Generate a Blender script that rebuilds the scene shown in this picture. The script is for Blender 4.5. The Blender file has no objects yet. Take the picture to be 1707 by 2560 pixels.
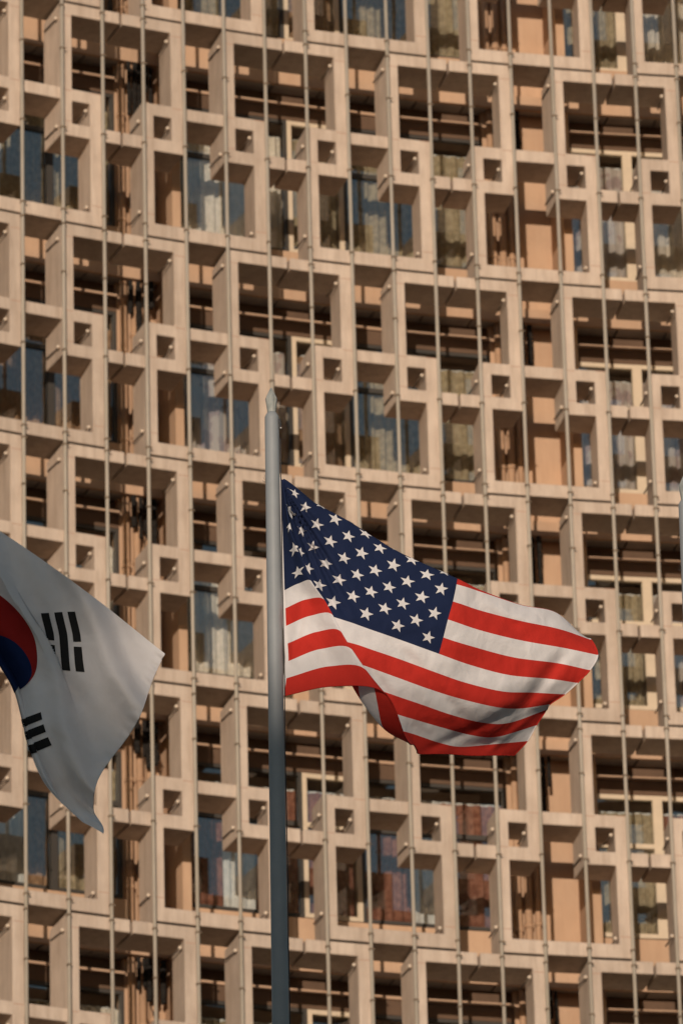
import bpy, bmesh, math, random
import numpy as np
from mathutils import Vector, Matrix, noise

random.seed(7)
S = bpy.context.scene
COL = S.collection
D2R = math.radians

# ------------------------------------------------------------------ camera
EL, ROLL, FPX, CAMZ = 0.40231, -0.02668, 15589.3, 1.6
cam_d = bpy.data.cameras.new('camera')
cam = bpy.data.objects.new('camera', cam_d)
COL.objects.link(cam)
S.camera = cam
cam_d.sensor_fit = 'HORIZONTAL'
cam_d.sensor_width = 24.0
cam_d.lens = 24.0 * FPX / 1707.0
cam_d.clip_start = 0.5
cam_d.clip_end = 3000
_f = Vector((0, math.cos(EL), math.sin(EL)))
_u = Vector((0, -math.sin(EL), math.cos(EL)))
_r = Vector((1, 0, 0))
_c, _s = math.cos(ROLL), math.sin(ROLL)
_X = _c * _r + _s * _u
_Y = -_s * _r + _c * _u
cam.matrix_world = Matrix(((_X.x, _Y.x, -_f.x, 0), (_X.y, _Y.y, -_f.y, 0),
                           (_X.z, _Y.z, -_f.z, CAMZ), (0, 0, 0, 1)))
cam_d.dof.use_dof = True
cam_d.dof.focus_distance = 39.5
cam_d.dof.aperture_fstop = 6.0

# ------------------------------------------------------------------ light
SUN_EL, SUN_AZ = D2R(5.0), -0.09          # azimuth to the right of straight behind the camera
SUN = Vector((math.sin(SUN_AZ) * math.cos(SUN_EL), -math.cos(SUN_AZ) * math.cos(SUN_EL), math.sin(SUN_EL)))
W = bpy.data.worlds.new('World')
S.world = W
W.use_nodes = True
nt = W.node_tree
sky = nt.nodes.new('ShaderNodeTexSky')
sky.sky_type = 'NISHITA'
sky.sun_disc = False
sky.sun_elevation = SUN_EL
sky.sun_rotation = math.pi - SUN_AZ
sky.air_density = 1.0
sky.dust_density = 0.3
sky.ozone_density = 1.6
bg = nt.nodes['Background']
bg.inputs['Strength'].default_value = 0.145
hs = nt.nodes.new('ShaderNodeHueSaturation')
hs.inputs['Saturation'].default_value = 0.9
nt.links.new(sky.outputs[0], hs.inputs['Color'])
nt.links.new(hs.outputs[0], bg.inputs[0])
sun_d = bpy.data.lights.new('sun', 'SUN')
sun_d.energy = 3.6
sun_d.angle = D2R(0.5)
sun_d.color = (1.0, 0.83, 0.665)
sun = bpy.data.objects.new('sun', sun_d)
COL.objects.link(sun)
sun.location = (10, -60, 60)
sun.rotation_euler = (-SUN).to_track_quat('-Z', 'Y').to_euler()
S.view_settings.view_transform = 'Standard'
S.view_settings.look = 'None'
S.view_settings.gamma = 1
S.view_settings.use_curve_mapping = False
S.view_settings.exposure = -0.04
S.render.engine = 'CYCLES'
S.cycles.max_bounces = 8
S.cycles.diffuse_bounces = 4
S.cycles.transparent_max_bounces = 12


# ------------------------------------------------------------------ helpers
def tag(o, label=None, cat=None, group=None, kind=None):
    if label: o['label'] = label
    if cat: o['category'] = cat
    if group: o['group'] = group
    if kind: o['kind'] = kind
    return o


def empty(name, loc=(0, 0, 0), parent=None):
    o = bpy.data.objects.new(name, None)
    o.empty_display_size = 0.3
    COL.objects.link(o)
    o.location = loc
    if parent: o.parent = parent
    return o


def inst(name, me, parent=None, loc=None, rz=0.0, sc=None):
    o = bpy.data.objects.new(name, me)
    COL.objects.link(o)
    if parent: o.parent = parent
    if loc is not None: o.location = loc
    if rz: o.rotation_euler = (0, 0, rz)
    if sc is not None: o.scale = sc
    return o


def mesh(name, verts, faces, mats, smooth=False, fm=None):
    me = bpy.data.meshes.new(name)
    me.from_pydata([tuple(v) for v in verts], [], faces)
    for m in (mats if isinstance(mats, (list, tuple)) else [mats]):
        me.materials.append(m)
    if fm: me.polygons.foreach_set('material_index', fm)
    if smooth: me.polygons.foreach_set('use_smooth', [True] * len(me.polygons))
    me.update()
    return me


def bm_mesh(name, bm, mats, smooth=False):
    me = bpy.data.meshes.new(name)
    bmesh.ops.recalc_face_normals(bm, faces=bm.faces)
    bm.to_mesh(me)
    bm.free()
    for m in (mats if isinstance(mats, (list, tuple)) else [mats]):
        me.materials.append(m)
    if smooth: me.polygons.foreach_set('use_smooth', [True] * len(me.polygons))
    return me


# ------------------------------------------------------------------ materials
def mat(name, col, rough=0.8, var=0.0, vscale=3.0, streak=0.0, bump=0.0, bscale=40.0, metal=0.0,
        col2=None, spec=0.3, stretch=(1, 1, 0.12), dirt=None, rnd=0.0):
    m = bpy.data.materials.new(name)
    m.use_nodes = True
    N, L = m.node_tree.nodes, m.node_tree.links
    b = N['Principled BSDF']
    b.inputs['Roughness'].default_value = rough
    b.inputs['Metallic'].default_value = metal
    b.inputs['Specular IOR Level'].default_value = spec
    geo = N.new('ShaderNodeNewGeometry')
    out = None
    c2 = col2 or tuple(c * (1 - var) for c in col)
    if var or col2:
        n = N.new('ShaderNodeTexNoise')
        n.inputs['Scale'].default_value = vscale
        n.inputs['Detail'].default_value = 8
        n.inputs['Roughness'].default_value = 0.65
        L.new(geo.outputs['Position'], n.inputs['Vector'])
        r = N.new('ShaderNodeValToRGB')
        r.color_ramp.elements[0].position = 0.33
        r.color_ramp.elements[1].position = 0.66
        r.color_ramp.elements[0].color = (*c2, 1)
        r.color_ramp.elements[1].color = (*col, 1)
        L.new(n.outputs['Fac'], r.inputs[0])
        out = r.outputs[0]
    if streak:
        mp = N.new('ShaderNodeMapping')
        mp.inputs['Scale'].default_value = stretch
        L.new(geo.outputs['Position'], mp.inputs['Vector'])
        n = N.new('ShaderNodeTexNoise')
        n.inputs['Scale'].default_value = 9
        n.inputs['Detail'].default_value = 6
        n.inputs['Roughness'].default_value = 0.7
        L.new(mp.outputs[0], n.inputs['Vector'])
        r = N.new('ShaderNodeMapRange')
        r.inputs['From Min'].default_value = 0.42
        r.inputs['From Max'].default_value = 0.68
        r.inputs['To Min'].default_value = 0
        r.inputs['To Max'].default_value = streak
        L.new(n.outputs['Fac'], r.inputs[0])
        mx = N.new('ShaderNodeMixRGB')
        mx.inputs[2].default_value = (*(dirt or tuple(c * 0.5 for c in col)), 1)
        if out: L.new(out, mx.inputs[1])
        else: mx.inputs[1].default_value = (*col, 1)
        L.new(r.outputs[0], mx.inputs[0])
        out = mx.outputs[0]
    if rnd and out:
        oi = N.new('ShaderNodeObjectInfo')
        mr = N.new('ShaderNodeMapRange')
        mr.inputs['To Min'].default_value = 1 - rnd
        mr.inputs['To Max'].default_value = 1 + rnd * 0.6
        L.new(oi.outputs['Random'], mr.inputs[0])
        vm = N.new('ShaderNodeVectorMath')
        vm.operation = 'SCALE'
        L.new(out, vm.inputs[0])
        L.new(mr.outputs[0], vm.inputs['Scale'])
        out = vm.outputs[0]
    if out: L.new(out, b.inputs['Base Color'])
    else: b.inputs['Base Color'].default_value = (*col, 1)
    if bump:
        n = N.new('ShaderNodeTexNoise')
        n.inputs['Scale'].default_value = bscale
        n.inputs['Detail'].default_value = 5
        L.new(geo.outputs['Position'], n.inputs['Vector'])
        bu = N.new('ShaderNodeBump')
        bu.inputs['Strength'].default_value = bump
        bu.inputs['Distance'].default_value = 0.02
        L.new(n.outputs['Fac'], bu.inputs['Height'])
        L.new(bu.outputs[0], b.inputs['Normal'])
    return m


M_CONC = mat('precast_concrete', (0.555, 0.452, 0.372), 0.85, 0.16, 1.9, 0.55, 0.2, 30, col2=(0.46, 0.368, 0.30), dirt=(0.31, 0.232, 0.18), rnd=0.10)
M_SEAM = mat('mortar_seam', (0.40, 0.25, 0.19), 0.9)
M_WALL = mat('peach_plaster', (0.50, 0.335, 0.225), 0.9, 0.14, 1.2, 0.35, 0.1, 25, dirt=(0.36, 0.22, 0.14), rnd=0.08)
M_SLAB = mat('grey_slab_concrete', (0.46, 0.43, 0.40), 0.9, 0.25, 2.5, 0.3, 0.1, 30)
M_LINT = mat('shade_darkened_lintel', (0.13, 0.08, 0.052), 0.9, 0.2, 2.0, 0.2)  # shade above the window heads and in the recess is put into this brown
M_TUBE = mat('tube_paint', (0.40, 0.355, 0.30), 0.6, 0.12, 4.0, 0.4, dirt=(0.27, 0.23, 0.165))
M_CLAMP = mat('rusty_clamp_steel', (0.22, 0.165, 0.12), 0.7, 0.4, 20)
M_KNOB = mat('pale_knob', (0.62, 0.52, 0.42), 0.5)
M_ROD = mat('rod_steel', (0.13, 0.10, 0.08), 0.7)
M_FRAME = mat('cream_window_frame', (0.58, 0.48, 0.36), 0.55, 0.12, 6.0)
M_DFRAME = mat('dark_window_frame', (0.05, 0.045, 0.04), 0.5)
M_PIPE = mat('peach_pipe_paint', (0.47, 0.30, 0.19), 0.7, 0.2, 5.0, 0.4, dirt=(0.2, 0.12, 0.08))
M_BLACK = mat('black_insulation', (0.018, 0.015, 0.013), 0.95, 0.4, 9, bump=0.5, bscale=18)
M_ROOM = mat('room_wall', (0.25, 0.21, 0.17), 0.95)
M_POLE = mat('pole_paint', (0.25, 0.266, 0.282), 0.5, 0.1, 6.0, 0.15, 0.05, 60, spec=0.4)
M_FIN = mat('weathered_finial_paint', (0.36, 0.37, 0.35), 0.6, 0.2, 14, 0.55, 0.2, 50, stretch=(4, 4, 1.2), dirt=(0.10, 0.13, 0.14))
M_ROPE = mat('rope', (0.05, 0.05, 0.055), 0.9)
M_STEELK = mat('steel_shackle', (0.5, 0.48, 0.45), 0.35, metal=0.8)
M_GROUND = mat('paving', (0.07, 0.065, 0.06), 0.95, 0.3, 0.4)
M_BLOCK = mat('block_plaster', (0.30, 0.26, 0.22), 0.9, 0.2, 0.3)


def glass():
    m = bpy.data.materials.new('window_glass')
    m.use_nodes = True
    N, L = m.node_tree.nodes, m.node_tree.links
    N.remove(N['Principled BSDF'])
    t = N.new('ShaderNodeBsdfTransparent')
    t.inputs[0].default_value = (0.93, 0.94, 0.93, 1)
    g = N.new('ShaderNodeBsdfGlossy')
    g.inputs['Color'].default_value = (0.97, 0.94, 0.88, 1)
    g.inputs['Roughness'].default_value = 0.03
    fr = N.new('ShaderNodeFresnel')
    fr.inputs[0].default_value = 1.55
    geo = N.new('ShaderNodeNewGeometry')
    n = N.new('ShaderNodeTexNoise')
    n.inputs['Scale'].default_value = 1.1
    L.new(geo.outputs['Position'], n.inputs['Vector'])
    bu = N.new('ShaderNodeBump')
    bu.inputs['Strength'].default_value = 0.03
    bu.inputs['Distance'].default_value = 0.1
    L.new(n.outputs['Fac'], bu.inputs['Height'])
    L.new(bu.outputs[0], g.inputs['Normal'])
    ad = N.new('ShaderNodeMath')
    ad.operation = 'ADD'
    ad.inputs[1].default_value = 0.06
    L.new(fr.outputs[0], ad.inputs[0])
    mx = N.new('ShaderNodeMixShader')
    L.new(ad.outputs[0], mx.inputs[0])
    L.new(t.outputs[0], mx.inputs[1])
    L.new(g.outputs[0], mx.inputs[2])
    L.new(mx.outputs[0], N['Material Output'].inputs[0])
    return m


M_GLASS = glass()


def cloth(name, col, transl=0.22, bump=0.38, var=0.07, wr=7.0):
    m = bpy.data.materials.new(name)
    m.use_nodes = True
    N, L = m.node_tree.nodes, m.node_tree.links
    b = N['Principled BSDF']
    b.inputs['Roughness'].default_value = 0.85
    b.inputs['Specular IOR Level'].default_value = 0.15
    tc = N.new('ShaderNodeNewGeometry')
    n = N.new('ShaderNodeTexNoise')
    n.inputs['Scale'].default_value = wr
    n.inputs['Detail'].default_value = 6
    n.inputs['Distortion'].default_value = 0.6
    L.new(tc.outputs['Position'], n.inputs['Vector'])
    r = N.new('ShaderNodeValToRGB')
    r.color_ramp.elements[0].position = 0.3
    r.color_ramp.elements[1].position = 0.7
    r.color_ramp.elements[0].color = (*[c * (1 - var) for c in col], 1)
    r.color_ramp.elements[1].color = (*col, 1)
    L.new(n.outputs['Fac'], r.inputs[0])
    L.new(r.outputs[0], b.inputs['Base Color'])
    bu = N.new('ShaderNodeBump')
    bu.inputs['Strength'].default_value = bump
    bu.inputs['Distance'].default_value = 0.03
    L.new(n.outputs['Fac'], bu.inputs['Height'])
    L.new(bu.outputs[0], b.inputs['Normal'])
    t = N.new('ShaderNodeBsdfTranslucent')
    L.new(r.outputs[0], t.inputs[0])
    mx = N.new('ShaderNodeMixShader')
    mx.inputs[0].default_value = transl
    L.new(b.outputs[0], mx.inputs[1])
    L.new(t.outputs[0], mx.inputs[2])
    L.new(mx.outputs[0], N['Material Output'].inputs[0])
    return m


M_WHITE = cloth('white_flag_cloth', (0.76, 0.73, 0.74))
M_RED = cloth('red_flag_cloth', (0.56, 0.034, 0.024))
M_BLUE = cloth('blue_flag_cloth', (0.0105, 0.0185, 0.056), 0.1)
M_KRED = cloth('red_emblem_cloth', (0.36, 0.019, 0.017))
M_KBLUE = cloth('blue_emblem_cloth', (0.007, 0.018, 0.075), 0.1)
M_KBLACK = cloth('black_emblem_cloth', (0.018, 0.017, 0.017), 0.05)

# ------------------------------------------------------------------ facade geometry
R = 30.5446
AX = Vector((9.94803, 47.12077, 0))      # axis of the curved facade
PSI = 0.33174
PIT = 0.59038                            # tube spacing along the facade
S0 = 4.49505
ZTOP = 39.30036 + CAMZ                   # top of storey 0
HH = {-1: 3.2, 0: 3.3, 1: 3.191, 2: 3.1885, 3: 3.3017, 4: 3.3, 5: 3.3}
ZR = {0: ZTOP, -1: ZTOP + 3.2}
for _k in range(1, 6): ZR[_k] = ZR[_k - 1] - HH[_k - 1]
ROWS = list(range(-1, 6))
TV = Vector((math.cos(PSI), math.sin(PSI), 0))
NV = Vector((math.sin(PSI), -math.cos(PSI), 0))


def frame(i):
    """place of pitch coordinate i on the facade front: location and z rotation (x along, y into the building)"""
    a = (i * PIT - S0) / R
    p = AX + (-NV * math.cos(a) + TV * math.sin(a)) * R
    return p, PSI - a


def cur(x, dep):
    b = x / R
    return ((R + dep) * math.sin(b), (R + dep) * math.cos(b) - R)


def arcbox(bm, x0, x1, z0, z1, d0, d1, seg=1, mi=0):
    n = seg + 1
    vs = []
    for k in range(n):
        x = x0 + (x1 - x0) * k / seg
        for d in (d0, d1):
            cx, cy = cur(x, d)
            for z in (z0, z1):
                vs.append(bm.verts.new((cx, cy, z)))
    def q(*ix):
        f = bm.faces.new([vs[j] for j in ix])
        f.material_index = mi
    for k in range(seg):
        a, b = 4 * k, 4 * k + 4
        q(a, b, b + 1, a + 1)
        q(a + 2, a + 3, b + 3, b + 2)
        q(a + 1, b + 1, b + 3, a + 3)
        q(a, a + 2, b + 2, b)
    q(0, 1, 3, 2)
    e = 4 * seg
    q(e, e + 2, e + 3, e + 1)


def cyl(bm, p0, p1, r0, r1=None, n=10, caps=True, mi=0):
    r1 = r0 if r1 is None else r1
    p0, p1 = Vector(p0), Vector(p1)
    d = (p1 - p0).normalized()
    a = d.orthogonal().normalized()
    b = d.cross(a)
    A, B = [], []
    for k in range(n):
        t = 2 * math.pi * k / n
        o = a * math.cos(t) + b * math.sin(t)
        A.append(bm.verts.new(p0 + o * r0))
        B.append(bm.verts.new(p1 + o * r1))
    for k in range(n):
        f = bm.faces.new((A[k], A[(k + 1) % n], B[(k + 1) % n], B[k]))
        f.smooth = True
        f.material_index = mi
    if caps:
        bm.faces.new(A[::-1]).material_index = mi
        bm.faces.new(B).material_index = mi


hotel = empty('hotel_building', (frame(8)[0].x, frame(8)[0].y, 0))
tag(hotel, 'curved hotel facade behind the flags, screened by a pale beige concrete lattice', 'building')
HOTEL_INV = Matrix.Translation(-hotel.location)


def on_facade(name, me, i, z, sc=None, parent=None):
    p, rz = frame(i)
    o = inst(name, me, parent or hotel, (p.x - hotel.location.x, p.y - hotel.location.y, z), rz, sc)
    return o


# ---- precast lattice panel: one storey high, four pitches wide, joints in the middle of the stems
T_ = 0.28
DEP = 0.57
GAPX = 0.018 / PIT
xb = [-2 + GAPX, -1.5, -1.5 + T_, -0.5 - T_, -0.5, 0.5, 0.5 + T_, 1.5 - T_, 1.5, 2 - GAPX]
zb = [0.0045, 0.057, 0.395, 0.449, 0.551, 0.608, 0.937, 0.9955]
#        A  B  C  D  E  F  G
SOL = [[1, 0, 0, 0, 1, 0, 0],
       [1, 0, 1, 1, 1, 1, 1],
       [1, 0, 1, 0, 1, 0, 1],
       [1, 1, 1, 1, 1, 0, 1],
       [0, 0, 1, 0, 0, 0, 1],
       [1, 1, 1, 1, 1, 0, 1],
       [1, 0, 1, 0, 1, 0, 1],
       [1, 0, 1, 1, 1, 1, 1],
       [1, 0, 0, 0, 1, 0, 0]]
# small draft of the mould: fins a little thinner and beams a little deeper at the back
xback = list(xb)
xback[1] += 0.07; xback[3] += 0.09; xback[7] += 0.09; xback[8] -= 0.02; xback[6] -= 0.03
zback = list(zb)
zback[0] += 0.020; zback[1] += 0.010; zback[3] += 0.010; zback[5] += 0.004; zback[7] += 0.014


def panel_mesh():
    bm = bmesh.new()
    V = {}
    def v(ix, iz, s):
        k = (ix, iz, s)
        if k not in V:
            xx = (xback if s else xb)[ix] * PIT
            zz = -(zback if s else zb)[iz]
            cx, cy = cur(xx, DEP if s else 0)
            V[k] = bm.verts.new((cx, cy, zz * 3.3))
        return V[k]
    nx, nz = 9, 7
    sol = lambda a, b: 0 <= a < nx and 0 <= b < nz and SOL[a][b]
    for a in range(nx):
        for b in range(nz):
            if not SOL[a][b]: continue
            bm.faces.new((v(a, b, 0), v(a, b + 1, 0), v(a + 1, b + 1, 0), v(a + 1, b, 0)))
            bm.faces.new((v(a, b, 1), v(a + 1, b, 1), v(a + 1, b + 1, 1), v(a, b + 1, 1)))
            if not sol(a - 1, b): bm.faces.new((v(a, b, 0), v(a, b, 1), v(a, b + 1, 1), v(a, b + 1, 0)))
            if not sol(a + 1, b): bm.faces.new((v(a + 1, b, 0), v(a + 1, b + 1, 0), v(a + 1, b + 1, 1), v(a + 1, b, 1)))
            if not sol(a, b - 1): bm.faces.new((v(a, b, 0), v(a + 1, b, 0), v(a + 1, b, 1), v(a, b, 1)))
            if not sol(a, b + 1): bm.faces.new((v(a, b + 1, 0), v(a, b + 1, 1), v(a + 1, b + 1, 1), v(a + 1, b + 1, 0)))
    bmesh.ops.recalc_face_normals(bm, faces=bm.faces)
    ed = [e for e in bm.edges if len(e.link_faces) == 2 and e.calc_face_angle() > 1.0]
    bmesh.ops.bevel(bm, geom=ed, offset=0.009, segments=1, affect='EDGES', profile=0.5)
    # mortar seams across the fins, a little proud
    for (ix, zf) in ((1, .556), (3, .405), (5, .405), (5, .545), (7, .400), (7, .908), (1, .900), (3, .072), (5, .066)):
        arcbox(bm, xb[ix] * PIT + 0.012, xb[ix + 1] * PIT - 0.012, -zf * 3.3, -zf * 3.3 + 0.010, -0.002, 0.01, mi=1)
    return bm_mesh('lattice_panel', bm, [M_CONC, M_SEAM])


def tie_rod_mesh():
    bm = bmesh.new()
    cyl(bm, (0, 0.0, 0), (0, 0.40, 0.0), 0.011, n=6, mi=0)
    bmesh.ops.create_icosphere(bm, subdivisions=2, radius=0.026, matrix=Matrix.Translation((-0.012, -0.01, 0)))
    for f in bm.faces:
        if len(f.verts) == 3: f.material_index = 1; f.smooth = True
    return bm_mesh('tie_rod', bm, [M_ROD, M_KNOB])


PM, TR = panel_mesh(), tie_rod_mesh()
# rods sit on the left faces of the fins: (x in pitches, z fraction)
RODS = [(-1.5, .475), (-1.5, .885), (-0.5 - T_, .085), (-0.5 - T_, .483), (0.5, .072), (0.5, .565), (1.5 - T_, .47), (1.5 - T_, .905)]
for r in ROWS:
    for k in range(-3, 7):
        ic = 4.5 + 4 * k
        sc = HH[r] / 3.3
        p = on_facade('lattice_panel', PM, ic, ZR[r], (1, 1, sc))
        if 0 <= r <= 4 and -1 <= k <= 3:
            for (x, zf) in RODS:
                cx, cy = cur(x * PIT, 0)
                o = inst('tie_rod', TR, p, (cx - 0.016, cy + 0.10, -zf * 3.3))
                o.rotation_euler = (0, 0, random.uniform(-.04, .04))

# ---- vertical tubes with their clamps
zt, zbm = ZR[-1] + 0.3, ZR[5] - 3.3
bm = bmesh.new()
cyl(bm, (0, 0, 0), (0, 0, zbm - zt), 0.0245, n=14)
TUBE = bm_mesh('vertical_tube', bm, M_TUBE)


def clamp_mesh(var):
    bm = bmesh.new()
    rr = random.Random(var)
    for r in ROWS:
        for zf in (0.03, 0.235, 0.585, 0.965):
            if rr.random() < 0.12: continue
            z = ZR[r] - HH[r] * (zf + rr.uniform(-.012, .012)) - zt
            cyl(bm, (0, 0, z - 0.012), (0, 0, z + 0.012), 0.034, n=10)
            a = rr.choice((-0.6, 0.7, 2.4, 3.8))
            d = Vector((math.cos(a), -abs(math.sin(a)), 0))
            cyl(bm, Vector((0, 0, z)) + d * 0.03, Vector((0, 0, z - 0.01)) + d * 0.054, 0.011, n=6)
            cyl(bm, (0, 0.03, z), (0, 0.048, z), 0.016, n=6)
    return bm_mesh('clamp', bm, M_CLAMP)


CL = [clamp_mesh(v) for v in range(4)]
for i in range(-9, 31):
    p, rz = frame(i)
    cx, cy = cur(0, -0.052)
    pos = p + Vector((math.cos(rz + math.pi / 2), math.sin(rz + math.pi / 2), 0)) * -0.052
    t = inst('vertical_tube', TUBE, hotel, (pos.x - hotel.location.x, pos.y - hotel.location.y, zt), rz)
    c = inst('clamp', random.choice(CL), t, (0, 0, 0))
    tag(c, kind='stuff')

# ---- the wall behind the lattice
WD = 1.62                                   # depth of the wall face
I0, I1 = -11.2, 30.2
PIERS = [(-11.0, -10.0), (-5.6, -4.4), (3.38, 4.62), (12.02, 13.88), (21.2, 22.6), (28.4, 30.0)]
# window lights: (from, to, frame material)
LIGHTS = [(-4.4, -1.4, 0), (-1.4, 1.85, 1), (1.85, 3.38, 1), (4.62, 7.45, 1), (7.45, 8.75, 0), (8.75, 12.02, 1),
          (13.88, 15.38, 0), (15.38, 18.0, 0), (18.0, 21.2, 0),
          (-10.0, -7.6, 1), (-7.6, -5.6, 0), (22.6, 25.4, 0), (25.4, 28.4, 1)]


def arc_part(name, x0, x1, z0, z1, d0, d1, m, parent=hotel, seg=None):
    ic = (x0 + x1) / 2
    w = (x1 - x0) * PIT / 2
    bm = bmesh.new()
    arcbox(bm, -w, w, z0, z1, d0, d1, seg or max(1, int((x1 - x0) / 2)))
    me = bm_mesh(name, bm, m)
    return me, ic


def curtain_mat(name, c1, c2, kind=0):
    m = bpy.data.materials.new(name)
    m.use_nodes = True
    N, L = m.node_tree.nodes, m.node_tree.links
    b = N['Principled BSDF']
    b.inputs['Roughness'].default_value = 0.9
    b.inputs['Specular IOR Level'].default_value = 0.1
    tc = N.new('ShaderNodeTexCoord')
    n = N.new('ShaderNodeTexNoise')
    n.inputs['Scale'].default_value = 14 if kind == 0 else 5
    n.inputs['Detail'].default_value = 5
    L.new(tc.outputs['Object'], n.inputs['Vector'])
    r = N.new('ShaderNodeValToRGB')
    r.color_ramp.elements[0].position = 0.42 if kind == 0 else 0.5
    r.color_ramp.elements[1].position = 0.60 if kind == 0 else 0.54
    r.color_ramp.elements[0].color = (*c1, 1)
    r.color_ramp.elements[1].color = (*c2, 1)
    L.new(n.outputs['Fac'], r.inputs[0])
    L.new(r.outputs[0], b.inputs['Base Color'])
    return m


CUR = {'olive': curtain_mat('olive_curtain', (0.27, 0.22, 0.15), (0.38, 0.32, 0.225)),
       'grey': curtain_mat('grey_curtain', (0.50, 0.45, 0.40), (0.62, 0.55, 0.48)),
       'brown': curtain_mat('brown_curtain', (0.26, 0.16, 0.10), (0.36, 0.23, 0.15)),
       'red': curtain_mat('red_brown_curtain', (0.17, 0.066, 0.046), (0.27, 0.125, 0.09)),
       'lilac': curtain_mat('patterned_curtain', (0.46, 0.41, 0.39), (0.33, 0.26, 0.265), 1),
       'sheer': curtain_mat('sheer_net_curtain', (0.60, 0.61, 0.62), (0.72, 0.72, 0.72)),
       'white': curtain_mat('white_net_curtain', (0.60, 0.55, 0.49), (0.72, 0.66, 0.60))}
CNAME = {'olive': 'olive curtain', 'grey': 'pale grey curtain', 'brown': 'brown curtain', 'red': 'red-brown curtain',
         'lilac': 'patterned lilac curtain', 'white': 'white curtain'}
CUR_BY = {  # (row, light): colour, else by default
    (3, 3): 'red', (3, 4): 'red', (3, 5): 'red', (3, 6): 'olive', (3, 7): 'red', (2, 7): 'lilac', (1, 7): 'lilac', (1, 6): 'lilac',
    (2, 3): 'white', (1, 3): 'lilac', (0, 6): 'lilac', (0, 7): 'grey', (0, 5): 'olive', (1, 5): 'olive', (2, 5): 'olive',
    (0, 4): 'olive', (1, 4): 'brown', (2, 4): 'red', (0, 3): 'white', (-1, 5): 'olive', (-1, 7): 'grey'}


def curtain_mesh(x0, x1, z0, z1, m, rr, dd=0.115, amp=1.0):
    """hanging cloth with folds, in place behind the pane"""
    n = int((x1 - x0) / 0.018)
    vs, fs = [], []
    ph = rr.uniform(0, 6)
    for k in range(n + 1):
        x = x0 + (x1 - x0) * k / n
        w = 0.035 * math.sin(x * 42 + ph + 1.3 * math.sin(x * 9 + ph)) + 0.015 * math.sin(x * 95)
        for j, z in enumerate((z0, (z0 + z1) / 2, z1)):
            cx, cy = cur(x + 0.01 * math.sin(x * 13 + j), WD + dd + w * amp * (1.15 - 0.25 * j))
            vs.append((cx, cy, z))
    for k in range(n):
        for j in (0, 1):
            a = 3 * k + j
            fs.append((a, a + 3, a + 4, a + 1))
    return mesh('curtain', vs, fs, m, True)


def window(r, li, x0, x1, fmi):
    H = HH[r]
    rr = random.Random(r * 31 + li)
    ic, w = (x0 + x1) / 2, (x1 - x0) * PIT / 2
    zt_, zs = -0.395 - 0.0, -0.735 * H
    fm = [M_FRAME, M_DFRAME][fmi]
    f = 0.062 if fmi == 0 else 0.045
    ztr = -0.34 * H
    bm = bmesh.new()
    for sx in (-1, 1):
        a, b = (-w, -w + f) if sx < 0 else (w - f, w)
        arcbox(bm, a, b, zs, zt_, WD - 0.015, WD + 0.06)
    for (a, b) in ((zt_ - f, zt_), (zs, zs + f), (ztr - 0.03, ztr + 0.035)):
        arcbox(bm, -w + f, w - f, a, b, WD - 0.012, WD + 0.057, 2)
    wo = on_facade('window', bm_mesh('window_frame', bm, fm), ic, ZR[r])
    for (a, b) in ((zs + f, ztr - 0.03), (ztr + 0.035, zt_ - f)):
        bm = bmesh.new()
        tl = rr.uniform(-.004, .004)
        arcbox(bm, -w + f, w - f, a, b, WD + 0.02 + tl, WD + 0.028 + tl, 2)
        inst('pane', bm_mesh('pane', bm, M_GLASS), wo)
    key = CUR_BY.get((r, li)) or rr.choice(['olive', 'grey', 'brown', 'white', 'olive'])
    zc = -0.62
    open_ = rr.random()
    if w > 0.6 and open_ < 0.6:
        g0 = rr.uniform(-0.35, 0.25) * w
        g1 = g0 + rr.uniform(0.25, 0.6) * w
        for (a, b) in ((-w + f, g0), (g1, w - f)):
            if b - a > 0.12:
                inst('curtain', curtain_mesh(a, b, zs - 0.1, zc, CUR[key], rr), wo)['label'] = CNAME[key]
    else:
        inst('curtain', curtain_mesh(-w + f, w - f, zs - 0.1, zc, CUR[key], rr), wo)['label'] = CNAME[key]
    if rr.random() < 0.96:
        a = -w + f + (0 if rr.random() < .7 else rr.uniform(.1, .5) * w)
        inst('curtain', curtain_mesh(a, w - f, zs - 0.1, zc + 0.05, CUR['sheer'], rr, 0.19, 0.6), wo)
    return wo


def bundle_mesh(seed):
    """black lagged risers and loose cable hanging under the slab beside the pier"""
    bm = bmesh.new()
    rr = random.Random(seed)
    x = -0.16
    while x < 0.2:
        rad = rr.uniform(.022, .042)
        top, bot = 0.40, rr.uniform(-.45, 0.05)
        y = rr.uniform(-.04, .06)
        z = top
        while z > bot:                       # lagging wrapped in uneven lengths
            st = min(rr.uniform(.10, .2), z - bot + 0.01)
            cyl(bm, (x + rr.uniform(-.004, .004), y, z), (x + rr.uniform(-.004, .004), y, z - st), rad * rr.uniform(.85, 1.12), n=10)
            z -= st
        x += rad * 2 + rr.uniform(0.0, .05)
    p = Vector((rr.uniform(-.1, .15), -.06, .3))
    for k in range(9):
        q = p + Vector((rr.uniform(-.05, .05), rr.uniform(-.02, .02), -rr.uniform(.05, .12)))
        cyl(bm, p, q, 0.009, n=5)
        p = q
    return bm_mesh('pipe_lagging', bm, M_BLACK, True)


LAG = [bundle_mesh(k) for k in range(7)]

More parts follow.
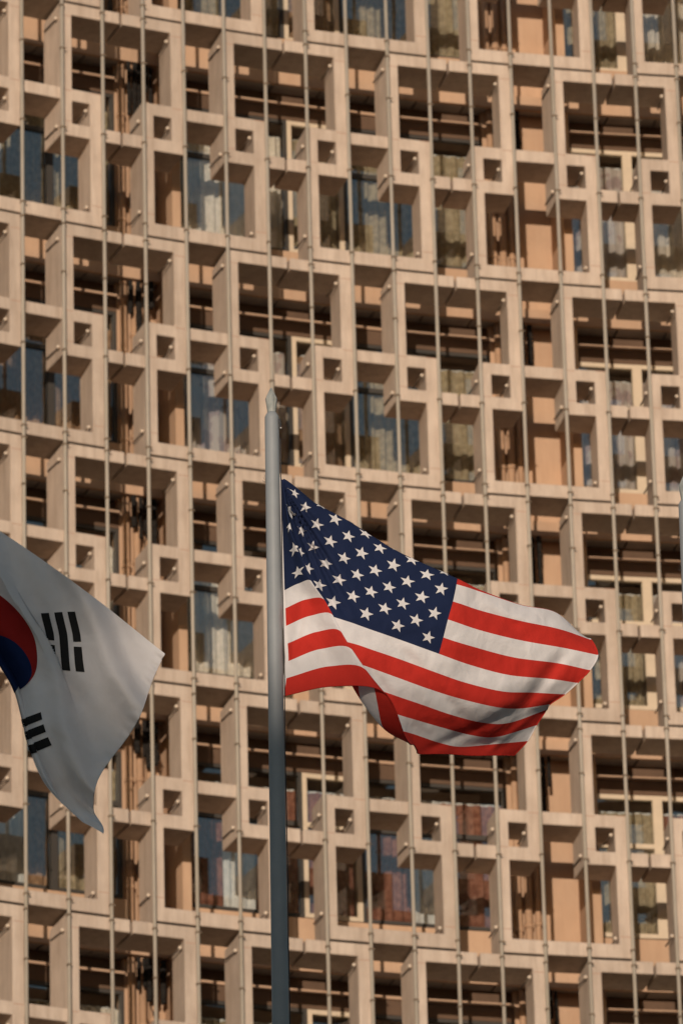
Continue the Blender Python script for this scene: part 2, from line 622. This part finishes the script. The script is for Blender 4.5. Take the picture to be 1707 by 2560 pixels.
SLABW = 1.12
slab_cache = {}
bm = bmesh.new()
arcbox(bm, -SLABW * PIT / 2 + 0.012, SLABW * PIT / 2 - 0.012, 0.06, 0.20, 1.465, 1.95)
SLABM = bm_mesh('slab_panel', bm, M_SLAB)
for r in ROWS:
    H, z = HH[r], ZR[r]
    # balcony slab above this storey, one precast piece after another
    i = I0 + SLABW / 2 + 0.37
    while i < I1:
        on_facade('slab_panel', SLABM, i, z + random.uniform(-.004, .004))
        i += SLABW
    me, ic = arc_part('ceiling', I0, I1, 0.03, 0.20, 1.955, 3.6, M_SLAB, seg=16)
    on_facade('ceiling', me, ic, z)
    # lintel and parapet walls between the piers
    for (a, b) in ((PIERS[k][1], PIERS[k + 1][0]) for k in range(len(PIERS) - 1)):
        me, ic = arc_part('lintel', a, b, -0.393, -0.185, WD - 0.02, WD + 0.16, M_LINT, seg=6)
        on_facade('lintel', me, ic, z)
        me, ic = arc_part('lintel_ledge', a, b, -0.182, -0.140, WD - 0.055, WD + 0.09, M_WALL, seg=6)
        on_facade('lintel_ledge', me, ic, z)
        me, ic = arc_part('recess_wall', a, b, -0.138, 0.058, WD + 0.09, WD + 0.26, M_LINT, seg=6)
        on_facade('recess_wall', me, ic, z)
        me, ic = arc_part('parapet', a, b, -H + 0.055, -0.762 * H, 1.40, 1.463, M_WALL, seg=6)
        on_facade('parapet', me, ic, z)
    for (a, b) in PIERS:
        me, ic = arc_part('wall_pier', a, b, -H + 0.202, 0.057, WD - 0.003, WD + 0.25, M_WALL, seg=2)
        on_facade('wall_pier', me, ic, z)
        me, ic = arc_part('slab_edge', a, b, 0.05, 0.26, 1.40, 1.463, M_WALL, seg=2)
        on_facade('slab_edge', me, ic, z)
        # balcony partition at the right end of the pier
        me, ic = arc_part('partition', b - 0.33, b - 0.13, -H + 0.06, 0.052, 0.90, WD - 0.006, M_WALL, seg=1)
        on_facade('partition', me, ic, z)
    for li, (a, b, fmi) in enumerate(LIGHTS):
        window(r, li, a, b, fmi)
    for pi, (a, b) in enumerate(PIERS):
        o = on_facade('pipe_lagging', LAG[(r + 5 + 3 * pi) % 7], a + (0.55 if pi == 3 else 0.45), z - 0.40)
        o.location += Vector((0, 0, 0))
        p, rz = frame(a + (0.55 if pi == 3 else 0.45))
        d = Vector((-math.sin(rz), math.cos(rz), 0)) * (WD - 0.28)
        o.location.x += d.x; o.location.y += d.y

# room depth behind the windows
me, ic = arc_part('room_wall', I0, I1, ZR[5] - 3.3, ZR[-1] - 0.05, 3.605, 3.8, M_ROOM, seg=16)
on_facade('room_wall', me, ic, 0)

# vertical service pipes against the piers
for pi, (a, b) in enumerate(PIERS):
    offs = ((0.16, .045, .06), (0.36, .052, .075), (0.58, .04, .055), (0.72, .028, .05)) if pi in (3, 4) else ((0.12, .05, .06), (0.36, .05, .075), (0.60, .06, .07))
    for (x, rad, out) in offs:
        bm = bmesh.new()
        zz0, zz1 = ZR[5] - 3.2, ZR[-1] - 0.31
        cyl(bm, (0, 0, zz0), (0, 0, zz1), rad, n=14)
        for r in ROWS:
            for zf in (0.28, 0.72):
                z = ZR[r] - HH[r] * zf + random.uniform(-.2, .2)
                cyl(bm, (0, 0, z), (0, 0, z + 0.06), rad * 1.22, n=14)
        me = bm_mesh('service_pipe', bm, M_PIPE)
        p, rz = frame(a + x)
        d = Vector((-math.sin(rz), math.cos(rz), 0)) * (WD - out - rad * 0.4)
        inst('service_pipe', me, hotel, (p.x + d.x - hotel.location.x, p.y + d.y - hotel.location.y, 0), rz)

# body of the building below, above and beside the lattice that can be seen
for (nm, a, b, z0, z1, d0, d1) in (('lower_storeys', -30, 46, 0, ZR[5] - 3.36, 0.5, 9.0), ('upper_storeys', -30, 46, ZR[-1] + 0.02, 56.0, 1.6, 9.0),
                                   ('end_block', -30, I0 - 0.02, ZR[5] - 3.35, ZR[-1] + 0.01, 0.5, 9.0),
                                   ('end_block', I1 + 0.02, 46, ZR[5] - 3.35, ZR[-1] + 0.01, 0.5, 9.0)):
    me, ic = arc_part(nm, a, b, z0, z1, d0, d1, M_CONC, seg=24)
    on_facade(nm, me, ic, 0)

# ------------------------------------------------------------------ flagpoles
PY = 36.4                     # distance of the row of poles
SPX = 394.0                   # picture units per metre at the poles, used to read sizes off the photograph


def at(ix, iy, dep=0.0):
    """photograph coordinates -> world point at distance PY + dep"""
    a, b = (ix - 853.5) / FPX, -(iy - 1280.0) / FPX
    d = _f + _X * a + _Y * b
    return Vector((0, 0, CAMZ)) + d * ((PY + dep) / d.y)


def make_pole(name, base, top, label, rope=True):
    root = empty(name, (base.x, base.y, 0))
    tag(root, label, 'flagpole', 'row of grey flagpoles in front of the hotel')
    Hh = top.z - 0.2205
    dx, dy = top.x - base.x, top.y - base.y
    bm = bmesh.new()
    n = 28
    prof = [(0.0, 0.075), (0.4 * Hh, 0.066), (0.75 * Hh, 0.054), (Hh - 0.004, 0.0452), (Hh + 0.012, 0.0448), (Hh + 0.03, 0.036), (Hh + 0.042, 0.028)]
    rings = []
    for (z, rad) in prof:
        t = z / Hh
        rings.append([bm.verts.new((dx * t + rad * math.cos(2 * math.pi * k / n), dy * t + rad * math.sin(2 * math.pi * k / n), z)) for k in range(n)])
    for A, B in zip(rings, rings[1:]):
        for k in range(n):
            bm.faces.new((A[k], A[(k + 1) % n], B[(k + 1) % n], B[k]))
    bm.faces.new(rings[-1]); bm.faces.new(rings[0][::-1])
    me = bm_mesh('shaft', bm, M_POLE, True)
    inst('shaft', me, root)
    # finial: faceted spear point on a flared neck
    bm = bmesh.new()
    n = 10
    prof = [(0.0, 0.027), (0.012, 0.0275), (0.06, 0.034), (0.085, 0.0375), (0.096, 0.0385), (0.108, 0.034), (0.15, 0.0155), (0.178, 0.0012)]
    rings = []
    for (z, rad) in prof:
        rings.append([bm.verts.new((rad * math.cos(2 * math.pi * k / n), rad * math.sin(2 * math.pi * k / n), z)) for k in range(n)])
    for A, B in zip(rings, rings[1:]):
        for k in range(n):
            bm.faces.new((A[k], A[(k + 1) % n], B[(k + 1) % n], B[k]))
    bm.faces.new(rings[-1]); bm.faces.new(rings[0][::-1])
    inst('finial', bm_mesh('finial', bm, M_FIN), root, (dx, dy, Hh + 0.0425))
    # pulley and shackle near the top, halyard down the right side
    bm = bmesh.new()
    cyl(bm, (0.046, -0.014, 0.0), (0.055, -0.016, -0.045), 0.0075, n=8)
    cyl(bm, (0.055, -0.016, -0.043), (0.052, -0.014, -0.064), 0.006, n=8)
    inst('pulley', bm_mesh('pulley', bm, M_ROPE), root, (dx, dy, Hh - 0.01))
    bm = bmesh.new()
    bmesh.ops.create_icosphere(bm, subdivisions=2, radius=0.0075)
    inst('shackle', bm_mesh('shackle', bm, M_STEELK, True), root, (dx + 0.057, dy - 0.016, Hh - 0.073))
    bm = bmesh.new()
    pts = []
    for k in range(40):
        t = 0.992 - 0.94 * k / 39
        rad = 0.075 + (0.0452 - 0.075) * t
        pts.append(Vector((dx * t + rad + 0.006 + 0.002 * math.sin(k * 2.1), dy * t - 0.004, Hh * t)))
    for a, b in zip(pts, pts[1:]): cyl(bm, a, b, 0.0035, n=6, caps=False)
    inst('halyard', bm_mesh('halyard', bm, M_ROPE), root)
    # frayed rope ends sticking out on the left
    bm = bmesh.new()
    for (a, b, c) in ((-0.062, 0.03, 0), (-0.070, 0.012, .01), (-0.066, -0.006, -.01), (-0.055, 0.05, .0)):
        cyl(bm, (-0.042, -0.012, -0.028), (a, -0.014 + c, b - 0.02), 0.0016, 0.0008, n=5)
    inst('rope_end', bm_mesh('rope_end', bm, M_ROPE), root, (dx, dy, Hh - 0.42))
    return root


topP = at(677.5, 968)
botP = at(701, 2560)
# carry the lean measured in the picture down to the ground
k_ = topP.z / (topP.z - botP.z)
baseP = Vector((topP.x + (botP.x - topP.x) * k_, topP.y, 0))
make_pole('flagpole', baseP, topP, 'grey flagpole with a spear tip carrying the striped flag')
step = Vector((945 * 1.0887 / SPX, -0.3, 0.0))
top2 = at(677.5 + 1032, 968 + 218)
make_pole('flagpole', baseP + Vector((top2.x - topP.x, 0, 0)), Vector((top2.x, topP.y, top2.z)), 'lower grey flagpole cut off by the right edge of the picture')
top3 = at(677.5 - 1040, 1000)
make_pole('flagpole', baseP + Vector((top3.x - topP.x, 0, 0)), Vector((top3.x, topP.y, top3.z)), 'grey flagpole carrying the white flag with the red and blue disc')

# ------------------------------------------------------------------ striped flag with stars
NAN = None
def lerp(a, b, t): return a + (b - a) * t


def interp(keys, v):
    """piecewise linear table"""
    for (a, pa), (b, pb) in zip(keys, keys[1:]):
        if v <= b: return lerp(pa, pb, (v - a) / (b - a))
    return keys[-1][1]


NV_ = 14
hoist = [(702 + 1.3 * v, 1193 + 40.4 * v) for v in range(8)] + [(713.4, 1521), (715, 1565), (719, 1609), (721, 1653), (716, 1696), (710, 1740)]
F1 = [(706, 1199), (710, 1225), (716, 1262), (722, 1300), (731, 1336), (747, 1374), (763, 1412), (779, 1454), (812, 1502), (833, 1540), (855, 1583), (882, 1627), (918, 1679), (958, 1730)]
Mid = [((hoist[v][0] + F1[v][0]) / 2, (hoist[v][1] + F1[v][1]) / 2) for v in range(7)] + [(746, 1459), (765, 1499), (775, 1540), (792, 1580), (801.6, 1623), (825, 1666), (830, 1716)]
F1u = [.006, .012, .02, .03, .038, .045, .053, .061, .082, .098, .118, .145, .178, .21]
F2u = [.016, .026, .040, .053, .066, .088, .106, .127, .150, .175, .205, .24, .28, .32]


def edge_y(x):
    return interp([(690, 1186), (700, 1191), (786, 1256), (904, 1316), (1020, 1385), (1142, 1449)], x)


def cpos(j, v):
    """flat part of the canton: column j (star columns), v stripes down; returns x, y, overshoot beyond the silhouette"""
    i = v * 10 / 7.0
    def P(i): return (723.5 + (j - 1) * 39.5 - 5.6 * (i - 1), 1226.9 + (j - 1) * 15 + 27.1 * (i - 1))
    isil = 0.0
    for k in range(200):
        q = P(k * 0.03)
        if q[1] >= edge_y(q[0]) + 1.0:
            isil = k * 0.03
            break
    if i >= isil: 
        q = P(i)
        return q[0], q[1], 0.0
    o = isil - i
    q = P(isil)
    return q[0] - 2 * o, q[1] + 9 * o, o


def ccol(fr):
    out = []
    for v in range(8):
        j2 = F2u[v] * 30
        out.append(cpos(lerp(j2, 12, fr), v))
    return out


F2 = [(726, 1207), (731, 1240), (736.8, 1284), (742, 1330), (751, 1375), (760, 1420), (771, 1467), (788, 1520), (815, 1581), (842, 1639), (868, 1694), (902, 1751), (955.6, 1816), (1015, 1848)]
C1 = ccol(1 / 3)[:7] + [(890, 1561), (905, 1616), (918, 1667), (930, 1719), (950, 1770), (982, 1821), (1034, 1863)]
C2 = ccol(2 / 3)[:7] + [(995, 1598), (995, 1647), (995, 1695), (992, 1741), (995, 1787), (1009, 1829), (1042, 1875)]
CE = [(1124, 1500, 3.2), (1137, 1466, 1.6), (1143, 1446.5, .5), (1141, 1461), (1132, 1504), (1119.4, 1549), (1108, 1594), (1097, 1635), (1085, 1680), (1072, 1723), (1049.6, 1760.5), (1038, 1800), (1034, 1836), (1049, 1885)]
D1 = [(1180, 1530, 3.4), (1197, 1506, 2.1), (1206, 1483, .8), (1205, 1481), (1199, 1526), (1199, 1575.7), (1189, 1619), (1175.8, 1663), (1163, 1707), (1149, 1747), (1126, 1787), (1107, 1820), (1103, 1859), (1111, 1885)]
D2 = [(1270, 1560, 4.0), (1290, 1540, 3), (1300, 1524, 1.8), (1303, 1513, .8), (1298.5, 1552), (1298.5, 1600.5), (1285, 1644), (1272, 1688), (1256, 1729), (1238.8, 1768), (1202.6, 1806.5), (1176, 1838), (1153, 1867.7), (1179.7, 1889.5)]
D3 = [(1350, 1590, 4.6), (1370, 1570, 3.5), (1385, 1548, 2.2), (1392, 1533, 1.0), (1398, 1573), (1408, 1620), (1394.6, 1658.6), (1374.7, 1697.7), (1331.6, 1732), (1298.5, 1772), (1271.5, 1808), (1241, 1843), (1225.6, 1862), (1233, 1888.7)]
FL = [(1395, 1640, 5.6), (1420, 1620, 4.5), (1440, 1606, 3.2), (1462, 1600, 1.9), (1477, 1600, .7), (1494, 1638), (1474, 1676), (1443, 1708), (1411, 1736.5), (1374, 1761.4), (1366, 1775), (1340.4, 1814), (1317.5, 1853.5), (1284.9, 1888.7)]
COLS = [hoist, Mid, F1, F2, C1, C2, CE, D1, D2, D3, FL]
BD = [0.0, -0.075, -0.17, 0.05, 0.13, 0.22, 0.32, 0.46, 0.62, 0.80, 0.95]
NCOL = len(COLS)
CP = np.zeros((NCOL, NV_, 3))
CU = np.zeros((NCOL, NV_))
for c in range(NCOL):
    for v in range(NV_):
        q = COLS[c][v]
        o = q[2] if len(q) > 2 else 0.0
        d = BD[c]
        if c in (1, 2, 3): d *= min(1.0, 0.12 + v / 7.0)
        if c >= 4:
            d += 0.055 * o + (0.03 if o else 0)
            if v >= 6: d += 0.018 * (v - 6)
            if v >= 9: d += 0.04 * (v - 9)
            if v <= 5 and not o: d += 0.012 * (5 - v)
        # soft ripples running along the flag
        if c >= 3: d += 0.012 * math.sin(v * 1.1 + c * 0.9)
        CP[c, v] = (q[0], q[1], d)
        CU[c, v] = [0, F1u[v] / 2, F1u[v], F2u[v], lerp(F2u[v], .4, 1 / 3), lerp(F2u[v], .4, 2 / 3), .4, .53, .68, .84, 1.0][c]


def cr(p, t):
    """Catmull-Rom through rows of p (n, ...) at parameter t in [0, n-1]"""
    n = len(p)
    k = min(int(t), n - 2)
    f = t - k
    a, b = p[k], p[k + 1]
    m0 = (p[k + 1] - p[k - 1]) / 2 if k > 0 else b - a
    m1 = (p[k + 2] - p[k]) / 2 if k < n - 2 else b - a
    return (2 * f**3 - 3 * f**2 + 1) * a + (f**3 - 2 * f**2 + f) * m0 + (-2 * f**3 + 3 * f**2) * b + (f**3 - f**2) * m1


CPT = np.transpose(CP, (1, 0, 2))          # v, c
CUT = CU.T


def ridge(x, y, x0, y0, x1, y1, w):
    dx, dy = x1 - x0, y1 - y0
    L = math.hypot(dx, dy)
    a = ((x - x0) * dx + (y - y0) * dy) / L
    b = ((x - x0) * dy - (y - y0) * dx) / L
    return math.exp(-(b / w) ** 2) * sstep(-0.25 * L, 0.25 * L, a) * (1 - sstep(0.75 * L, 1.25 * L, a))


def sstep(a, b, x):
    t = min(max((x - a) / (b - a), 0), 1)
    return t * t * (3 - 2 * t)


# creases read off the cloth: line, width, and height in metres
RIDGES = [((1412, 1632, 1285, 1800, 17), .034), ((1110, 1860, 1290, 1775, 13), .030), ((985, 1612, 1190, 1830, 16), .022),
          ((1130, 1470, 1330, 1600, 18), .018), ((1060, 1880, 1150, 1835, 9), .02), ((900, 1640, 1010, 1790, 12), .016),
          ((1180, 1500, 1420, 1590, 12), -.016), ((730, 1640, 760, 1500, 14), -.02), ((1215, 1885, 1330, 1790, 9), -.018)]


def surf_t(t, v):
    row = cr(CPT, min(max(v, 0), NV_ - 1))
    q = cr(row, t)
    an = math.degrees(math.atan2(q[1] - 1193, q[0] - 695))
    di = math.hypot(q[1] - 1193, q[0] - 695)
    pl = min(1, di / 120) * max(0, 1 - di / 420) if t > 2.2 else 0
    pleat = 1.7 * pl * (0.05 * math.exp(-((an - 68.3) / 1.2) ** 2) + 0.08 * math.exp(-((an - 64.0) / 1.4) ** 2) + 0.07 * math.exp(-((an - 59.2) / 1.5) ** 2) + 0.025 * math.exp(-((an - 51) / 2.4) ** 2))
    pleat += sum(a * ridge(q[0], q[1], *r) for r, a in RIDGES)
    w = pleat + 0.010 * noise.noise(Vector((q[0] * 0.011, q[1] * 0.011, 3.3))) + 0.007 * noise.noise(Vector((q[0] * 0.03 + q[1] * 0.012, q[1] * 0.03 - q[0] * .01, 1.3)))
    w += 0.0028 * noise.noise(Vector((q[0] * 0.075 + q[1] * .02, q[1] * 0.05 - q[0] * .03, 7.3)))
    if t < 0.15: w *= t / 0.15
    return at(q[0], q[1], q[2] + w)


def u_to_t(u, v):
    us = cr(CUT, v)
    for k in range(NCOL - 1):
        if u <= us[k + 1] or k == NCOL - 2:
            return k + (u - us[k]) / max(1e-6, us[k + 1] - us[k])


FORG = at(702, 1466)
flag = empty('flag', FORG)
tag(flag, 'red and white striped flag with white stars on blue, waving from the middle pole', 'flag', 'national flags flying in front of the hotel')
NS = 20                                      # samples per column span
GRID = {}


def gp(a, b):                               # a: t*NS index, b: v*8 index
    k = (a, b)
    if k not in GRID: GRID[k] = surf_t(a / NS, b / 8) - FORG
    return GRID[k]


def cloth_patch(name, t0, t1, v0, v1, m, parent):
    A = range(t0 * NS, t1 * NS + 1)
    B = range(v0 * 8, v1 * 8 + 1)
    vs = [gp(a, b) for a in A for b in B]
    nb = len(B)
    fs = [(i * nb + j, i * nb + j + 1, (i + 1) * nb + j + 1, (i + 1) * nb + j) for i in range(len(A) - 1) for j in range(nb - 1)]
    return inst(name, mesh(name, vs, fs, m, True), parent)


canton = cloth_patch('canton', 0, 6, 0, 7, M_BLUE, flag)
for k in range(13):
    cloth_patch('stripe', 6 if k < 7 else 0, 10, k, k + 1, M_RED if k % 2 == 0 else M_WHITE, flag)['label'] = 'red stripe' if k % 2 == 0 else 'white stripe'
# canvas heading along the pole
vs = [];
for b in range(0, 13 * 8 + 1):
    p = gp(0, b)
    vs += [p, p + Vector((-0.022, 0.004, 0))]
inst('heading', mesh('heading', vs, [(2 * b, 2 * b + 2, 2 * b + 3, 2 * b + 1) for b in range(104)], M_WHITE, True), flag)


def hem_mesh(pts, rad, m, name):
    bm = bmesh.new()
    rings = []
    for k, p in enumerate(pts):
        d = (pts[min(k + 1, len(pts) - 1)] - pts[max(k - 1, 0)]).normalized()
        a = d.orthogonal().normalized()
        b = d.cross(a)
        rings.append([bm.verts.new(p + (a * math.cos(t) + b * math.sin(t)) * rad) for t in (0, 1.57, 3.14, 4.71)])
    for A, B in zip(rings, rings[1:]):
        for k in range(4):
            bm.faces.new((A[k], A[(k + 1) % 4], B[(k + 1) % 4], B[k]))
    return bm_mesh(name, bm, m, True)


inst('hem', hem_mesh([gp(a, 104) for a in range(0, 10 * NS + 1)], 0.004, M_RED, 'hem'), flag)

for k in range(13):
    inst('fly_hem', hem_mesh([gp(10 * NS, b) for b in range(8 * k, 8 * k + 9)], 0.005, M_RED if k % 2 == 0 else M_WHITE, 'fly_hem'), flag)
# cords that tie the heading to the pole
bm = bmesh.new()
for b in (2, 102):
    p = gp(0, b)
    cyl(bm, p + Vector((-0.012, 0.0, 0)), p + Vector((-0.05, 0.0, 0.012)), 0.003, n=6)
    cyl(bm, p + Vector((-0.012, 0.004, 0)), p + Vector((-0.045, 0.004, -0.012)), 0.003, n=6)
inst('tie_cord', bm_mesh('tie_cord', bm, M_ROPE), flag)

# stars, sewn on both faces
def star_mesh(uc, vc, rv=0.385):
    ru = rv / 25.2
    def uvp(x, y): return uc + x * ru, vc - y * rv
    outline = []
    for k in range(10):
        rad = 1.0 if k % 2 == 0 else 0.40
        a = math.pi / 2 + k * math.pi / 5
        outline.append((rad * math.cos(a), rad * math.sin(a)))
    vs, fs, key = [], [], {}
    def vert(x, y, side):
        k = (round(x, 4), round(y, 4), side)
        if k in key: return key[k]
        u, v = uvp(x, y)
        u = min(max(u, 0.001), 0.399); v = min(max(v, 0.01), 6.99)
        t = u_to_t(u, v)
        p = surf_t(t, v)
        e = 0.02
        du = surf_t(min(t + e, 9.9), v) - surf_t(max(t - e, 0), v)
        dv = surf_t(t, v + e) - surf_t(t, max(v - e, 0))
        n = du.cross(dv)
        n = n.normalized() if n.length > 1e-12 else Vector((0, -1, 0))
        vs.append(p + n * (0.0022 * side) - FORG)
        key[k] = len(vs) - 1
        return key[k]
    ND = 4
    for side in (-1, 1):
        for k in range(10):
            a, b = outline[k], outline[(k + 1) % 10]
            def pt(i, j):        # barycentric: i along a, j along b
                return (a[0] * i / ND + b[0] * j / ND, a[1] * i / ND + b[1] * j / ND)
            for i in range(ND):
                for j in range(ND - i):
                    fs.append((vert(*pt(i, j), side), vert(*pt(i + 1, j), side), vert(*pt(i, j + 1), side)))
                    if i + j < ND - 1:
                        fs.append((vert(*pt(i + 1, j), side), vert(*pt(i + 1, j + 1), side), vert(*pt(i, j + 1), side)))
    return mesh('star', vs, fs, M_WHITE, True)


for i in range(1, 10):
    for j in range(1, 12):
        if (i + j) % 2 == 0:
            inst('star', star_mesh(0.4 * j / 12, 0.7 * i), flag)

# ------------------------------------------------------------------ white flag with the disc and the bars
EX, EY = np.array((281., 182.)), np.array((98., -226.))
CD = np.array((.8204, -.5718))             # along the folds
CQ = np.array((.5718, .8204))              # across the folds


def sstep(a, b, x):
    t = min(max((x - a) / (b - a), 0), 1)
    return t * t * (3 - 2 * t)


def kpos(x, y):
    p = x * CD[0] + y * CD[1]
    q = x * CQ[0] + y * CQ[1]
    dep = 0.0
    qe, back = q, 0.0
    QB = 0.04 - 0.09 * sstep(.8, 1.35, p)
    if q < QB:
        back = QB - q
        qe = QB + 0.45 * (back - 0.12 * math.tanh(back / 0.12)) 
        dep += 0.42 * back + 0.05 * math.sqrt(back)
    else:
        dep += 0.05 * (1 - sstep(QB, QB + .22, q))
    xx, yy = p * CD[0] + qe * CQ[0], p * CD[1] + qe * CQ[1]
    im = np.array((-104., 1586.)) + EX * xx + EY * yy
    f = 1 - sstep(0.592, 0.640, q)
    tp = 1 - sstep(0.35, 1.0, p)
    im = im + np.array((50., 12.)) * f * tp
    tc = (x - .763) * -.555 + (y - .509) * .832
    im = im + np.array((52., 4.)) * max(-.27, min(.27, tc)) * math.exp(-(((x - .763) ** 2 + (y - .509) ** 2) / .16) ** 2) + np.array((-7., 0.)) * sstep(.05, .25, tc) * math.exp(-(((x - .763) ** 2 + (y - .509) ** 2) / .16) ** 2)
    # layers: the upper fold lies in front of the lower one
    dep += 0.075 * f * tp * (0.4 + 0.6 * sstep(.62, .5, q) if False else 1.0)
    # ripples across the cloth
    dep += 0.046 * math.sin(q * 9.0 + 1.1 * math.sin(p * 1.7)) + 0.022 * math.sin(q * 19 + p * 2.2)
    dep += 0.02 * sstep(.9, 1.5, x) * math.sin(y * 8 + 1.0)
    im = im + np.array((7.0, -3.0)) * math.sin(y * 5.2 + .6) * sstep(.9, 1.5, x)
    im = im + np.array((-30., 4.)) * math.exp(-((y + .35) / .42) ** 2) * sstep(.6, 1.5, x)
    # the top edge sags between pole and fly
    im = im + np.array((-6., -40.)) * math.sin((x + 1.5) / 3 * math.pi) * sstep(.5, 1, y) * (1 if x > -1.5 else 0)
    # lower fly corner hangs and folds over
    cfold = sstep(.72, 1.0, -y) * sstep(1.0, 1.5, x)
    im = im + np.array((34., 2.)) * cfold
    dep += -0.05 * cfold
    dep += 0.020 * noise.noise(Vector((x * 2.3, y * 2.3, 0.7))) + 0.010 * noise.noise(Vector((x * 4.6 + y * 3, y * 4.6 - x * 2, 4.7))) + 0.0035 * noise.noise(Vector((x * 13, y * 13, 1.7)))
    # puckers along the stitched fly hem
    dep += 0.006 * sstep(1.38, 1.5, x) * math.sin(y * 55 + 3 * math.sin(y * 7))
    return at(im[0], im[1], dep)


KORG = kpos(-1.5, 0)
kflag = empty('flag', KORG)
tag(kflag, 'white flag with red and blue disc and black bars, hanging at the left edge', 'flag', 'national flags flying in front of the hotel')
NXK, NYK = 150, 150
vs = [kpos(-1.5 + 3.0 * a / NXK, 1 - 2.0 * b / NYK) - KORG for a in range(NXK + 1) for b in range(NYK + 1)]
fs = [(a * (NYK + 1) + b, a * (NYK + 1) + b + 1, (a + 1) * (NYK + 1) + b + 1, (a + 1) * (NYK + 1) + b) for a in range(NXK) for b in range(NYK)]
inst('field', mesh('field', vs, fs, M_WHITE, True), kflag)


def decal(name, polyfn, na, nb, m, off=0.003):
    """cloth patch laid on both faces; polyfn(s, t) gives flag coordinates for s, t in 0..1"""
    V, F = [], []
    for side in (-1, 1):
        base = len(V)
        for a in range(na + 1):
            for b in range(nb + 1):
                x, y = polyfn(a / na, b / nb)
                p = kpos(x, y)
                e = 0.004
                n = (kpos(x + e, y) - kpos(x - e, y)).cross(kpos(x, y + e) - kpos(x, y - e))
                V.append(p + n.normalized() * off * side - KORG)
        for a in range(na):
            for b in range(nb):
                i = base + a * (nb + 1) + b
                F.append((i, i + 1, i + nb + 2, i + nb + 1))
    return inst(name, mesh(name, V, F, m, True), kflag)


ROT = -0.30                    # disc axis follows the falling diagonal


def rotd(x, y):
    c, s = math.cos(ROT), math.sin(ROT)
    return x * c - y * s, x * s + y * c


def s_curve(s):
    """the wave across the disc, s from 0 (left) to 1 (right)"""
    if s < 0.5:
        a = math.pi * (1 - s * 2)
        return -0.25 + 0.25 * math.cos(a), -0.25 * math.sin(a)
    a = math.pi * (1 - (s - .5) * 2)
    return 0.25 + 0.25 * math.cos(a), 0.25 * math.sin(a)


def half(up):
    def fn(s, t):
        a = math.pi * (1 - s)
        ox, oy = 0.5 * math.cos(a), 0.5 * math.sin(a) * (1 if up else -1)
        wx, wy = s_curve(s)
        return rotd(lerp(wx, ox, t), lerp(wy, oy, t))
    return fn


decal('red_half', half(True), 60, 24, M_KRED)
decal('blue_half', half(False), 60, 24, M_KBLUE)


def bars(cx, cy, dirx, diry, pattern):
    L = math.hypot(dirx, diry)
    dx, dy = dirx / L, diry / L            # outward along the diagonal
    tx, ty = -dy, dx
    for k, solid in enumerate(pattern):
        o = -0.117 + 0.117 * k
        for (a, b) in (((-.235, .235),) if solid else ((-.235, -.02), (.02, .235))):
            def fn(s, t, o=o, a=a, b=b):
                w = o + (t - .5) * 0.071
                l = lerp(a, b, s)
                return cx + dx * w + tx * l, cy + dy * w + ty * l
            decal('trigram_bar', fn, 16, 5, M_KBLACK)


for (sx, sy, pat) in ((1, 1, (0, 1, 0)), (1, -1, (0, 0, 0)), (-1, 1, (1, 1, 1)), (-1, -1, (1, 0, 1))):
    bars(.763 * sx, .509 * sy, 3 * sx, 2 * sy, pat)
inst('hem', hem_mesh([kpos(1.5, 1 - 2 * k / 90) - KORG for k in range(91)], 0.0035, M_WHITE, 'hem'), kflag)

# ------------------------------------------------------------------ ground and the blocks across the square, behind the camera
g = inst('ground', mesh('ground', [(-600, -600, 0), (600, -600, 0), (600, 600, 0), (-600, 600, 0)], [(0, 1, 2, 3)], M_GROUND))
tag(g, kind='structure')


def block(x0, x1, y0, y1, h, label):
    root = empty('apartment_block', ((x0 + x1) / 2, (y0 + y1) / 2, 0))
    tag(root, label, 'building', 'blocks across the square')
    w, d = (x1 - x0) / 2, (y1 - y0) / 2
    bm = bmesh.new()
    bmesh.ops.create_cube(bm, size=1, matrix=Matrix.Translation((0, 0, h / 2)) @ Matrix.Diagonal((2 * w, 2 * d, h, 1)))
    inst('wall', bm_mesh('wall', bm, M_BLOCK), root)
    bm = bmesh.new()
    bmesh.ops.create_cube(bm, size=1, matrix=Matrix.Translation((0, 0, h + 0.15)) @ Matrix.Diagonal((2 * w + 0.5, 2 * d + 0.5, 0.28, 1)))
    inst('roof', bm_mesh('roof', bm, M_SLAB), root)
    bm = bmesh.new()
    bmesh.ops.create_cube(bm, size=1, matrix=Matrix.Diagonal((1.4, 0.12, 1.5, 1)))
    wm = bm_mesh('window', bm, M_DFRAME)
    for fl in range(int(h / 3.1)):
        n = int(2 * w / 3.2)
        for k in range(n):
            inst('window', wm, root, (-w + (k + .5) * 2 * w / n, d + 0.02, 1.9 + 3.1 * fl))


LB = 95.0
ey = PY - LB * math.cos(SUN_AZ)
ex = lambda x: x + LB * math.sin(SUN_AZ)
tE = math.tan(SUN_EL) * LB
block(ex(-1.40) - 27, ex(-1.40) - 1.08, ey - 12, ey, 17.6 + tE, 'taller plain block across the square, behind the camera')
block(ex(-1.45) - 0.5, ex(-1.45) + 36, ey - 12, ey, 15.86 + tE - 0.3, 'lower plain block across the square, behind the camera')
